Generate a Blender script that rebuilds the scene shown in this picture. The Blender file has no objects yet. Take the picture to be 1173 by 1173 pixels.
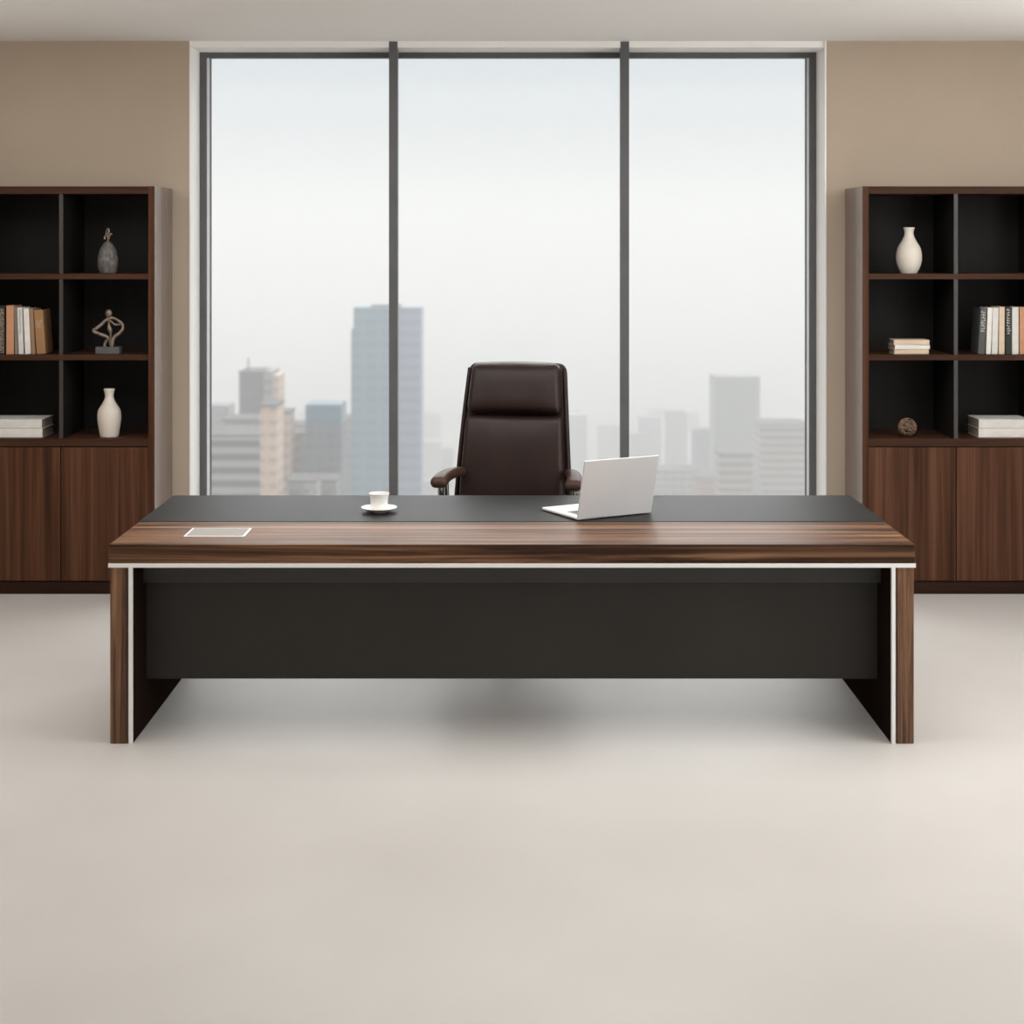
import bpy, bmesh, math, random
from mathutils import Vector, Matrix, Euler

random.seed(7)
SC = bpy.context.scene
COL = SC.collection
PI = math.pi

# ------------------------------------------------------------------ camera
F = 1822.0            # focal length in pixels of the 1173 px frame
CAMY, EYE = -6.0, 1.9
cam = bpy.data.cameras.new('camera')
cam.sensor_width = 36.0
cam.lens = F * 36.0 / 1173.0
cam.shift_y = -(586.5 - 275.0) / 1173.0
cam.clip_start, cam.clip_end = 0.1, 12000
cam.dof.use_dof = True
cam.dof.focus_distance = 7.3
cam.dof.aperture_fstop = 2.8
camo = bpy.data.objects.new('camera', cam)
camo.location = (0, CAMY, EYE)
camo.rotation_euler = (PI / 2, 0, 0)
COL.objects.link(camo)
SC.camera = camo

# ------------------------------------------------------------------ view
SC.view_settings.view_transform = 'Standard'
SC.view_settings.look = 'None'
SC.view_settings.exposure = 0.0
SC.view_settings.gamma = 1.0
SC.view_settings.use_curve_mapping = False
SC.cycles.max_bounces = 8
SC.cycles.diffuse_bounces = 5
SC.cycles.glossy_bounces = 4
SC.cycles.volume_bounces = 2
SC.cycles.transparent_max_bounces = 16
SC.cycles.sample_clamp_indirect = 6
SC.cycles.use_denoising = True

# ------------------------------------------------------------------ world: bright overcast sky
w = bpy.data.worlds.new('sky')
SC.world = w
w.use_nodes = True
nt = w.node_tree
nt.nodes.clear()
out = nt.nodes.new('ShaderNodeOutputWorld')
bg = nt.nodes.new('ShaderNodeBackground')
tc = nt.nodes.new('ShaderNodeTexCoord')
sx = nt.nodes.new('ShaderNodeSeparateXYZ')
rp = nt.nodes.new('ShaderNodeValToRGB')
rp.color_ramp.elements[0].position = 0.0
rp.color_ramp.elements[0].color = (0.80, 0.80, 0.795, 1)
rp.color_ramp.elements[1].position = 0.13
rp.color_ramp.elements[1].color = (0.59, 0.66, 0.71, 1)
ze = rp.color_ramp.elements.new(0.42)      # overcast sky brightens towards the zenith
ze.color = (0.95, 0.98, 1.0, 1)
nt.links.new(tc.outputs['Generated'], sx.inputs[0])
nt.links.new(sx.outputs['Z'], rp.inputs[0])
nt.links.new(rp.outputs[0], bg.inputs[0])
bg.inputs[1].default_value = 1.0
nt.links.new(bg.outputs[0], out.inputs[0])

# ------------------------------------------------------------------ lights
def area(name, loc, rot, sx_, sy_, radiance, color=(1, 1, 1), spread=PI):
    l = bpy.data.lights.new(name, 'AREA')
    l.shape = 'RECTANGLE'
    l.size, l.size_y = sx_, sy_
    l.energy = radiance * PI * sx_ * sy_
    l.color = color
    l.spread = spread
    o = bpy.data.objects.new(name, l)
    o.location = loc
    o.rotation_euler = rot
    COL.objects.link(o)
    return o

sun = bpy.data.lights.new('sun', 'SUN')
sun.energy = 4.2
sun.angle = math.radians(75)     # the bright part of the overcast sky, beyond the window
sun.color = (1, 0.985, 0.96)
so = bpy.data.objects.new('sun', sun)
so.rotation_euler = Vector((0.15, 0.62, 0.78)).to_track_quat('Z', 'Y').to_euler()
COL.objects.link(so)

area('side_window_light', (3.66, -1.2, 1.75), (0, PI / 2, 0), 2.2, 3.4, 2.5, (0.985, 0.99, 1.0))
area('rear_fill', (0, -8.1, 1.5), (PI / 2, 0, 0), 6.4, 2.4, 0.6, (1.0, 0.985, 0.965))  # unseen fill added behind the camera to light the desk front
area('overhead_fill', (0.0, 0.15, 3.0), (0, 0, 0), 7.2, 2.2, 2.85, (1.0, 0.985, 0.965))  # unseen overhead fill, added to even out the room light
area('upward_fill', (3.62, -0.4, 2.35), (0, math.radians(142), 0), 0.25, 5.2, 5.5, (1.0, 0.985, 0.96))  # unseen side-wall fill added to brighten the ceiling
area('upward_fill', (-3.62, -0.4, 2.35), (0, math.radians(-142), 0), 0.25, 5.2, 2.5, (1.0, 0.985, 0.96))  # weaker added fill on the opposite side
po = area('window_portal', (-0.022, 3.34, 1.5), (PI / 2 + PI, 0, 0), 3.55, 2.9, 1.0)
po.data.cycles.is_portal = True

# ------------------------------------------------------------------ material helpers
def mat(name, color=(0.5, 0.5, 0.5), rough=0.5, metal=0.0, spec=0.5, coat=0.0, coat_rough=0.1):
    m = bpy.data.materials.new(name)
    m.use_nodes = True
    b = m.node_tree.nodes['Principled BSDF']
    b.inputs['Base Color'].default_value = (*color, 1)
    b.inputs['Roughness'].default_value = rough
    b.inputs['Metallic'].default_value = metal
    b.inputs['Specular IOR Level'].default_value = spec
    b.inputs['Coat Weight'].default_value = coat
    b.inputs['Coat Roughness'].default_value = coat_rough
    return m

def N(m, t):
    return m.node_tree.nodes.new(t)

def L(m, a, b):
    m.node_tree.links.new(a, b)

def coords(m, scale):
    t = N(m, 'ShaderNodeTexCoord')
    mp = N(m, 'ShaderNodeMapping')
    mp.inputs['Scale'].default_value = scale
    L(m, t.outputs['Object'], mp.inputs[0])
    return mp.outputs[0]

def noise_mat(name, c0, c1, scale=(1, 1, 1), nscale=4.0, detail=6, rough=0.5, spec=0.5, bump=0.0, bump_scale=None, r0=0.3, r1=0.7, metal=0.0):
    m = mat(name, c0, rough, metal, spec)
    b = m.node_tree.nodes['Principled BSDF']
    v = coords(m, scale)
    n = N(m, 'ShaderNodeTexNoise')
    n.inputs['Scale'].default_value = nscale
    n.inputs['Detail'].default_value = detail
    L(m, v, n.inputs['Vector'])
    r = N(m, 'ShaderNodeValToRGB')
    r.color_ramp.elements[0].position = r0
    r.color_ramp.elements[0].color = (*c0, 1)
    r.color_ramp.elements[1].position = r1
    r.color_ramp.elements[1].color = (*c1, 1)
    L(m, n.outputs[0], r.inputs[0])
    L(m, r.outputs[0], b.inputs['Base Color'])
    if bump:
        n2 = N(m, 'ShaderNodeTexNoise')
        n2.inputs['Scale'].default_value = bump_scale or nscale * 4
        n2.inputs['Detail'].default_value = 4
        L(m, v, n2.inputs['Vector'])
        bp = N(m, 'ShaderNodeBump')
        bp.inputs['Strength'].default_value = bump
        bp.inputs['Distance'].default_value = 0.002
        L(m, n2.outputs[0], bp.inputs['Height'])
        L(m, bp.outputs[0], b.inputs['Normal'])
    return m

def wood_mat(name, axis, dark, mid, light, rough=0.4, spec=0.4, across=14.0, along=0.55, figure=1.0, ctr=0.2):
    """walnut veneer: long streaks along one axis, fine pores, wandering figure"""
    m = mat(name, mid, rough, 0, spec)
    b = m.node_tree.nodes['Principled BSDF']
    sc = [across] * 3
    sc[axis] = along
    v = coords(m, sc)
    n1 = N(m, 'ShaderNodeTexNoise')
    n1.inputs['Scale'].default_value = 1.0
    n1.inputs['Detail'].default_value = 8
    n1.inputs['Roughness'].default_value = 0.62
    n1.inputs['Distortion'].default_value = 0.9 * figure
    L(m, v, n1.inputs['Vector'])
    sc2 = [across * 11] * 3
    sc2[axis] = along * 5
    v2 = coords(m, sc2)
    n2 = N(m, 'ShaderNodeTexNoise')
    n2.inputs['Scale'].default_value = 1.0
    n2.inputs['Detail'].default_value = 3
    L(m, v2, n2.inputs['Vector'])
    r = N(m, 'ShaderNodeValToRGB')
    e = r.color_ramp.elements
    e[0].position, e[0].color = 0.5 - ctr, (*dark, 1)
    e[1].position, e[1].color = 0.5 + ctr, (*light, 1)
    k = e.new(0.5)
    k.color = (*mid, 1)
    L(m, n1.outputs[0], r.inputs[0])
    mx = N(m, 'ShaderNodeMixRGB')
    mx.blend_type = 'MULTIPLY'
    mx.inputs[0].default_value = 0.45
    r2 = N(m, 'ShaderNodeValToRGB')
    r2.color_ramp.elements[0].position = 0.35
    r2.color_ramp.elements[0].color = (0.45, 0.42, 0.4, 1)
    r2.color_ramp.elements[1].position = 0.6
    L(m, n2.outputs[0], r2.inputs[0])
    L(m, r.outputs[0], mx.inputs[1])
    L(m, r2.outputs[0], mx.inputs[2])
    L(m, mx.outputs[0], b.inputs['Base Color'])
    bp = N(m, 'ShaderNodeBump')
    bp.inputs['Strength'].default_value = 0.12
    bp.inputs['Distance'].default_value = 0.001
    L(m, n2.outputs[0], bp.inputs['Height'])
    L(m, bp.outputs[0], b.inputs['Normal'])
    return m

M = {}
M['wall'] = noise_mat('beige_plaster', (0.445, 0.367, 0.288), (0.485, 0.402, 0.318), nscale=1.6, rough=0.85, spec=0.2, bump=0.25, bump_scale=60)
M['sidewall'] = noise_mat('warm_white_plaster', (0.80, 0.775, 0.74), (0.84, 0.815, 0.78), nscale=2, rough=0.85, spec=0.2)
M['ceiling'] = noise_mat('ceiling_paint', (0.89, 0.88, 0.86), (0.91, 0.90, 0.88), nscale=1.2, rough=0.9, spec=0.2)
M['white_trim'] = noise_mat('white_trim_paint', (0.92, 0.915, 0.90), (0.94, 0.935, 0.92), nscale=2, rough=0.6, spec=0.3)
M['floor'] = noise_mat('polished_cement', (0.475, 0.454, 0.430), (0.53, 0.509, 0.485), nscale=0.9, detail=8, rough=0.42, spec=0.32, bump=0.03, bump_scale=9)
M['frame'] = noise_mat('grey_aluminium', (0.090, 0.091, 0.094), (0.106, 0.107, 0.110), nscale=6, rough=0.45, spec=0.5)
M['bead'] = noise_mat('pale_sealing_bead', (0.78, 0.82, 0.88), (0.84, 0.87, 0.92), nscale=5, rough=0.5)
M['desk_wood_x'] = wood_mat('desk_walnut_horizontal', 0, (0.034, 0.0145, 0.0075), (0.105, 0.050, 0.025), (0.27, 0.145, 0.078), 0.42, 0.18, 22.0, 0.45, 1.3, 0.12)
M['desk_wood_z'] = wood_mat('desk_walnut_vertical', 2, (0.050, 0.022, 0.011), (0.14, 0.068, 0.036), (0.28, 0.155, 0.085), 0.38, 0.3, 44.0, 1.2, 0.8, 0.13)
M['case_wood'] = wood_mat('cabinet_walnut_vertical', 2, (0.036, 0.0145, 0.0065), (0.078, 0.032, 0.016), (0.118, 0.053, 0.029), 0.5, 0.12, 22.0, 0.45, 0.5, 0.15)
M['case_side'] = wood_mat('cabinet_walnut_satin_sheen', 2, (0.13, 0.092, 0.078), (0.175, 0.128, 0.11), (0.22, 0.165, 0.145), 0.24, 1.0, 12.0, 0.45, 0.5)  # satin walnut with the pale grazing sheen mixed into its colour
M['case_wood_x'] = wood_mat('cabinet_walnut_horizontal', 0, (0.034, 0.0145, 0.008), (0.056, 0.025, 0.0145), (0.085, 0.040, 0.024), 0.5, 0.1, 14.0, 0.5, 0.5)
M['plinth'] = wood_mat('dark_plinth_walnut', 0, (0.020, 0.0085, 0.005), (0.030, 0.0135, 0.008), (0.042, 0.020, 0.012), 0.5, 0.08, 14.0, 0.5, 0.5)
M['black_lam'] = noise_mat('black_laminate', (0.0085, 0.0075, 0.0068), (0.013, 0.0115, 0.0105), scale=(8, 8, 0.6), nscale=3, rough=0.55, spec=0.2)
M['divider'] = noise_mat('grey_laminate_edge', (0.030, 0.026, 0.024), (0.038, 0.033, 0.030), nscale=5, rough=0.45)
M['desk_black'] = noise_mat('black_desk_panel', (0.022, 0.0195, 0.0165), (0.028, 0.0245, 0.021), nscale=2.5, rough=0.4, spec=0.3)
M['desk_rail'] = noise_mat('black_desk_rail_lit', (0.034, 0.033, 0.031), (0.040, 0.039, 0.037), nscale=2.5, rough=0.4, spec=0.3)  # panel black made lighter, stands for the stronger light on the rail
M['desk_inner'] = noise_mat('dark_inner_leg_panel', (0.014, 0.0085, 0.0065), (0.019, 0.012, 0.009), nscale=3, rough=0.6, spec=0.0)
M['mat_black'] = noise_mat('black_desk_leather', (0.016, 0.016, 0.016), (0.020, 0.020, 0.020), nscale=3, rough=0.45, spec=0.12, bump=0.1, bump_scale=150)
M['white_edge'] = noise_mat('white_metal_strip', (0.84, 0.83, 0.83), (0.88, 0.87, 0.87), nscale=3, rough=0.35, spec=0.5)
M['leather'] = noise_mat('dark_brown_leather', (0.0145, 0.0068, 0.0054), (0.023, 0.0112, 0.0088), nscale=7, rough=0.40, spec=0.26, bump=0.35, bump_scale=120)
M['leather_arm'] = noise_mat('worn_brown_leather', (0.030, 0.0135, 0.009), (0.058, 0.028, 0.019), nscale=14, rough=0.45, spec=0.25, bump=0.3, bump_scale=120)
M['chrome'] = noise_mat('polished_chrome', (0.62, 0.62, 0.63), (0.7, 0.7, 0.71), nscale=4, rough=0.12, metal=1.0)
M['dark_metal'] = noise_mat('black_metal', (0.02, 0.02, 0.02), (0.028, 0.028, 0.028), nscale=5, rough=0.4)
M['silver'] = noise_mat('silver_aluminium', (0.62, 0.625, 0.635), (0.66, 0.665, 0.675), nscale=3, rough=0.45, metal=0.1, spec=0.5)
M['silver_light'] = noise_mat('bright_aluminium_deck', (0.80, 0.80, 0.80), (0.84, 0.84, 0.84), nscale=3, rough=0.4, metal=0.1)
M['screen'] = mat('dark_screen_glass', (0.01, 0.01, 0.012), 0.12)
M['keys'] = noise_mat('grey_keys', (0.10, 0.10, 0.105), (0.13, 0.13, 0.135), nscale=30, rough=0.5)
M['porcelain'] = noise_mat('white_porcelain', (0.82, 0.81, 0.79), (0.86, 0.85, 0.83), nscale=6, rough=0.18, spec=0.5)
M['coffee'] = mat('coffee', (0.05, 0.02, 0.01), 0.1)
M['ceramic'] = noise_mat('matt_cream_ceramic', (0.60, 0.55, 0.48), (0.66, 0.61, 0.54), nscale=9, rough=0.6, bump=0.2, bump_scale=60)
M['stone'] = noise_mat('carved_grey_stoneware', (0.050, 0.045, 0.042), (0.17, 0.155, 0.145), scale=(1, 1, 0.6), nscale=70, detail=3, rough=0.55, bump=0.8, bump_scale=90)
M['bronze'] = noise_mat('aged_bronze', (0.13, 0.095, 0.070), (0.30, 0.24, 0.19), nscale=40, rough=0.42, metal=0.55)
M['slate'] = noise_mat('grey_slate', (0.075, 0.078, 0.080), (0.095, 0.098, 0.10), nscale=20, rough=0.6)
M['rattan'] = noise_mat('dark_woven_vine', (0.06, 0.032, 0.018), (0.26, 0.165, 0.10), nscale=45, rough=0.6)
M['paper'] = noise_mat('book_pages', (0.34, 0.28, 0.21), (0.44, 0.37, 0.29), scale=(1, 1, 60), nscale=8, rough=0.8)
M['steel'] = noise_mat('brushed_steel_plate', (0.27, 0.255, 0.235), (0.32, 0.30, 0.28), scale=(1, 30, 1), nscale=20, rough=0.65, spec=0.1)

def cover(name, c, d=0.85):
    return noise_mat(name, tuple(x * d for x in c), c, nscale=25, rough=0.55, spec=0.3)

def glass_mat():
    m = bpy.data.materials.new('window_glass')
    m.use_nodes = True
    t = m.node_tree
    t.nodes.clear()
    o = t.nodes.new('ShaderNodeOutputMaterial')
    mx = t.nodes.new('ShaderNodeMixShader')
    fr = t.nodes.new('ShaderNodeFresnel')
    fr.inputs[0].default_value = 1.13
    tr = t.nodes.new('ShaderNodeBsdfTransparent')
    tr.inputs[0].default_value = (0.985, 0.99, 0.99, 1)
    gl = t.nodes.new('ShaderNodeBsdfGlossy')
    gl.inputs['Roughness'].default_value = 0.0
    t.links.new(fr.outputs[0], mx.inputs[0])
    t.links.new(tr.outputs[0], mx.inputs[1])
    t.links.new(gl.outputs[0], mx.inputs[2])
    t.links.new(mx.outputs[0], o.inputs[0])
    return m
M['glass'] = glass_mat()

# ------------------------------------------------------------------ mesh helpers
def box(bm, x0, x1, y0, y1, z0, z1, bevel=0.0, seg=2):
    r = bmesh.ops.create_cube(bm, size=1.0)
    vs = r['verts']
    for v in vs:
        v.co = Vector(((x0 + x1) / 2 + v.co.x * (x1 - x0), (y0 + y1) / 2 + v.co.y * (y1 - y0), (z0 + z1) / 2 + v.co.z * (z1 - z0)))
    if bevel:
        es = list({e for v in vs for e in v.link_edges})
        bmesh.ops.bevel(bm, geom=es, offset=bevel, segments=seg, profile=0.5, affect='EDGES', clamp_overlap=True)
    return bm

def soft_box(bm, hx, hy, hz, r, fn=None, mid=6):
    """cushion-like box with round edges, a dense grid that fn may push about"""
    def ax(h):
        rr = min(r, h * 0.999)
        a = [-h, -h + rr * 0.12, -h + rr * 0.35, -h + rr * 0.65, -h + rr]
        inner = [(-h + rr) + (2 * (h - rr)) * i / mid for i in range(1, mid)]
        return a + inner + [-x for x in reversed(a)]
    X, Y, Z = ax(hx), ax(hy), ax(hz)
    cache = {}
    def V(x, y, z):
        k = (round(x, 6), round(y, 6), round(z, 6))
        if k not in cache:
            p = Vector((x, y, z))
            q = Vector([max(-(h - min(r, h * .999)), min(h - min(r, h * .999), c)) for c, h in zip(p, (hx, hy, hz))])
            d = p - q
            if d.length > 1e-9:
                rs = Vector([min(r, h * .999) for h in (hx, hy, hz)])
                u = Vector((d.x / rs.x, d.y / rs.y, d.z / rs.z))
                m_ = max(abs(u.x), abs(u.y), abs(u.z))
                u = u.normalized() * m_
                p = q + Vector((u.x * rs.x, u.y * rs.y, u.z * rs.z))
            if fn:
                p = fn(p)
            cache[k] = bm.verts.new(p)
        return cache[k]
    def face(a, b, c, d):
        try:
            bm.faces.new((a, b, c, d))
        except ValueError:
            pass
    for i in range(len(X) - 1):
        for j in range(len(Y) - 1):
            for z in (Z[0], Z[-1]):
                face(V(X[i], Y[j], z), V(X[i + 1], Y[j], z), V(X[i + 1], Y[j + 1], z), V(X[i], Y[j + 1], z))
    for i in range(len(X) - 1):
        for j in range(len(Z) - 1):
            for y in (Y[0], Y[-1]):
                face(V(X[i], y, Z[j]), V(X[i + 1], y, Z[j]), V(X[i + 1], y, Z[j + 1]), V(X[i], y, Z[j + 1]))
    for i in range(len(Y) - 1):
        for j in range(len(Z) - 1):
            for x in (X[0], X[-1]):
                face(V(x, Y[i], Z[j]), V(x, Y[i + 1], Z[j]), V(x, Y[i + 1], Z[j + 1]), V(x, Y[i], Z[j + 1]))
    return bm

def catmull(pts, n=8, closed=False):
    P = [Vector(p) for p in pts]
    if closed:
        P = [P[-1]] + P + [P[0], P[1]]
    else:
        P = [P[0] * 2 - P[1]] + P + [P[-1] * 2 - P[-2]]
    res = []
    for i in range(1, len(P) - 2):
        a, b, c, d = P[i - 1:i + 3]
        for k in range(n):
            t = k / n
            res.append(0.5 * ((2 * b) + (c - a) * t + (2 * a - 5 * b + 4 * c - d) * t * t + (3 * b - 3 * c + d - a) * t ** 3))
    if not closed:
        res.append(P[-2].copy())
    return res

def tube(bm, pts, radius, seg=10, closed=False, n=6, smooth=True):
    P = catmull(pts, n, closed) if smooth else [Vector(p) for p in pts]
    R = radius if callable(radius) else (lambda t: radius)
    rings = []
    up = Vector((0.13, 0.95, 0.28)).normalized()
    cnt = len(P)
    for i, p in enumerate(P):
        if closed:
            t = (P[(i + 1) % cnt] - P[i - 1])
        else:
            t = P[min(i + 1, cnt - 1)] - P[max(i - 1, 0)]
        t.normalize()
        a = t.cross(up)
        if a.length < 1e-4:
            a = t.cross(Vector((1, 0, 0)))
        a.normalize()
        b = t.cross(a)
        up = -b if b.dot(up) < 0 else b
        b = up
        r = R(i / max(cnt - 1, 1))
        rings.append([bm.verts.new(p + a * math.cos(2 * PI * k / seg) * r + b * math.sin(2 * PI * k / seg) * r) for k in range(seg)])
    m = cnt if closed else cnt - 1
    for i in range(m):
        A, B = rings[i], rings[(i + 1) % cnt]
        for k in range(seg):
            try:
                bm.faces.new((A[k], A[(k + 1) % seg], B[(k + 1) % seg], B[k]))
            except ValueError:
                pass
    if not closed:
        bm.faces.new(rings[0])
        bm.faces.new(rings[-1])
    return bm

def lathe(bm, prof, seg=48, c=(0, 0, 0), close=True):
    rings = []
    for r, z in prof:
        if r < 1e-6:
            rings.append([bm.verts.new((c[0], c[1], c[2] + z))])
        else:
            rings.append([bm.verts.new((c[0] + r * math.cos(2 * PI * k / seg), c[1] + r * math.sin(2 * PI * k / seg), c[2] + z)) for k in range(seg)])
    for A, B in zip(rings, rings[1:]):
        for k in range(seg):
            k2 = (k + 1) % seg
            if len(A) == 1 and len(B) == 1:
                continue
            if len(A) == 1:
                bm.faces.new((A[0], B[k], B[k2]))
            elif len(B) == 1:
                bm.faces.new((A[k], A[k2], B[0]))
            else:
                bm.faces.new((A[k], A[k2], B[k2], B[k]))
    return bm

def smooth_prof(pts, n=6):
    return [(max(p.x, 0), p.y) for p in catmull([(a, b, 0) for a, b in pts], n)]

def obj(name, bm, m, parent=None, smooth=False, loc=(0, 0, 0), rot=(0, 0, 0)):
    bmesh.ops.recalc_face_normals(bm, faces=bm.faces[:])
    me = bpy.data.meshes.new(name)
    bm.to_mesh(me)
    bm.free()
    me.materials.append(m)
    if smooth:
        for p in me.polygons:
            p.use_smooth = True
    o = bpy.data.objects.new(name, me)
    o.location = loc
    o.rotation_euler = rot
    if parent is not None:
        o.parent = parent
    COL.objects.link(o)
    return o

def tag(o, label=None, cat=None, group=None, kind=None):
    if label:
        o['label'] = label
    if cat:
        o['category'] = cat
    if group:
        o['group'] = group
    if kind:
        o['kind'] = kind
    return o

def thing(name, label, cat, loc=(0, 0, 0), rz=0.0, group=None):
    o = bpy.data.objects.new(name, None)
    o.empty_display_size = 0.1
    o.location = loc
    o.rotation_euler = (0, 0, rz)
    COL.objects.link(o)
    return tag(o, label, cat, group)

def bxo(name, dims, m, parent=None, bevel=0.0, **k):
    return obj(name, box(bmesh.new(), *dims, bevel), m, parent, **k)

def wx(px, D):            # metres sideways for a picture column at distance D
    return (px - 586.5) * D / F

def wz(py, D):            # height above the floor for a picture row at distance D
    return EYE - (py - 275.0) * D / F

# ------------------------------------------------------------------ the room
WALLY = 2.98
CEIL = 3.024
XL, XR = -3.72, 3.72
YB = -8.2
WX0, WX1 = -1.821, 1.774
def struct(name, dims, m, bevel=0.0, parent=None):
    return tag(bxo(name, dims, m, parent, bevel), kind='structure')

struct('floor', (XL, XR, YB, 3.30, -0.2, 0.0), M['floor'])
struct('ceiling', (XL, XR, YB, 3.30, CEIL, CEIL + 0.2), M['ceiling'])
struct('wall_back_left', (XL, WX0, WALLY, 3.30, 0, CEIL), M['wall'])
struct('wall_back_right', (WX1, XR, WALLY, 3.30, 0, CEIL), M['wall'])
struct('wall_left', (XL - 0.2, XL, YB, 3.30, -0.2, CEIL + 0.2), M['wall'])
struct('wall_right', (XR, XR + 0.2, YB, 3.30, -0.2, CEIL + 0.2), M['sidewall'])
struct('wall_rear', (XL, XR, YB - 0.2, YB, -0.2, CEIL + 0.2), M['sidewall'])
# white lining of the window recess
struct('trim_1', (WX0, WX0 + 0.008, WALLY - 0.003, 3.29, 0, CEIL), M['white_trim'])
struct('trim_2', (WX1 - 0.008, WX1, WALLY - 0.003, 3.29, 0, CEIL), M['white_trim'])
struct('trim_3', (WX0 + 0.008, WX1 - 0.008, WALLY + 0.012, 3.29, 2.989, CEIL), M['white_trim'])

# window: one frame, two full-height mullions, three panes with pale beads
win = bpy.data.objects.new('window_1', None)
win.location = (0, 3.23, 0)
COL.objects.link(win)
tag(win, kind='structure')
fx0, fx1 = WX0 + 0.008, WX1 - 0.008
bxo('window_jamb', (fx0, fx0 + 0.040, 0, 0.06, 0, 2.989), M['frame'], win, 0.002)
bxo('window_jamb', (fx1 - 0.040, fx1, 0, 0.06, 0, 2.989), M['frame'], win, 0.002)
bxo('window_head', (fx0 + 0.04, fx1 - 0.04, 0.004, 0.06, 2.958, 2.989), M['frame'], win, 0.002)
bxo('window_sill', (fx0 + 0.04, fx1 - 0.04, 0.004, 0.06, 0, 0.05), M['frame'], win, 0.002)
MX = (wx(450.6, 9.0), wx(715.6, 9.0))
for mxx in MX:
    mu = bxo('mullion', (mxx - 0.0245, mxx + 0.0245, -0.240, -0.165, 0.0, CEIL - 0.001), M['frame'], win, 0.002)
    bxo('mullion_web', (mxx - 0.005, mxx + 0.005, -0.166, 0.05, 0.0, 2.9885), M['frame'], mu)
edges = [fx0 + 0.04, MX[0] - 0.005, MX[0] + 0.005, MX[1] - 0.005, MX[1] + 0.005, fx1 - 0.04]
for i in range(3):
    a, b = edges[2 * i], edges[2 * i + 1]
    p = bxo('pane', (a, b, 0.035, 0.041, 0.05, 2.958), M['glass'], win)
    if i == 0:
        bxo('glazing_bead', (a, a + 0.017, 0.012, 0.034, 0.05, 2.958), M['bead'], win)
        bxo('sash_edge', (a + 0.017, a + 0.024, 0.012, 0.034, 0.05, 2.958), M['frame'], win)
    if i == 2:
        bxo('glazing_bead', (b - 0.014, b, 0.012, 0.034, 0.05, 2.958), M['bead'], win)
        bxo('sash_edge', (b - 0.021, b - 0.014, 0.012, 0.034, 0.05, 2.958), M['frame'], win)

# ------------------------------------------------------------------ desk
desk = thing('executive_desk', 'long walnut executive desk with black rear top and white edge strip', 'desk')
HW = 1.520
DD = 1.146
bxo('desktop', (-HW, HW, 0, DD, 0.680, 0.7515), M['desk_wood_x'], desk, 0.0018)
bxo('desk_mat', (-HW + 0.0005, HW - 0.0005, 0.483, DD - 0.0005, 0.7505, 0.7535), M['mat_black'], desk, 0.0008)
bxo('edge_strip', (-HW - 0.003, HW + 0.003, -0.003, DD, 0.6645, 0.680), M['white_edge'], desk, 0.001)
for s in (-1, 1):
    def X(a, b):
        return (min(s * a, s * b), max(s * a, s * b))
    x0, x1 = X(1.453, 1.516)
    lg = bxo('leg', (x0, x1, 0, DD - 0.01, 0.0, 0.6645), M['desk_wood_z'], desk, 0.0015)
    x0, x1 = X(1.4465, 1.453)
    bxo('shadow_gap', (x0, x1, 0.006, DD - 0.012, 0.0, 0.6645), M['dark_metal'], lg)
    x0, x1 = X(1.4325, 1.4465)
    bxo('edge_trim', (x0, x1, -0.002, 0.014, 0.0, 0.6645), M['white_edge'], lg, 0.0008)
    x0, x1 = X(1.4305, 1.4465)
    bxo('inner_panel', (x0, x1, 0.014, DD - 0.012, 0.0, 0.6645), M['desk_inner'], lg)
bxo('modesty_panel', (-1.4305, 1.4305, 0.225, 0.245, 0.183, 0.6645), M['desk_black'], desk, 0.001)
bxo('top_rail', (-1.4305, 1.4305, 0.170, 0.2249, 0.571, 0.6645), M['desk_rail'], desk, 0.001)
# cable flap let into the wood
fl = bxo('cable_flap_frame', (-1.272, -1.036, 0.157, 0.332, 0.7505, 0.7535), M['silver_light'], desk, 0.0008)
bxo('cable_flap', (-1.264, -1.044, 0.166, 0.322, 0.7535, 0.7545), M['steel'], fl, 0.0004)
bxo('flap_seam', (-1.2755, -1.0325, 0.1535, 0.3355, 0.7505, 0.7522), M['dark_metal'], fl)

# ------------------------------------------------------------------ bookcases
CF = 2.527           # front of the cases
CD = CF - CAMY
def zc(py):
    return wz(py, CD)
def xc(px):
    return wx(px, CD)

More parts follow.
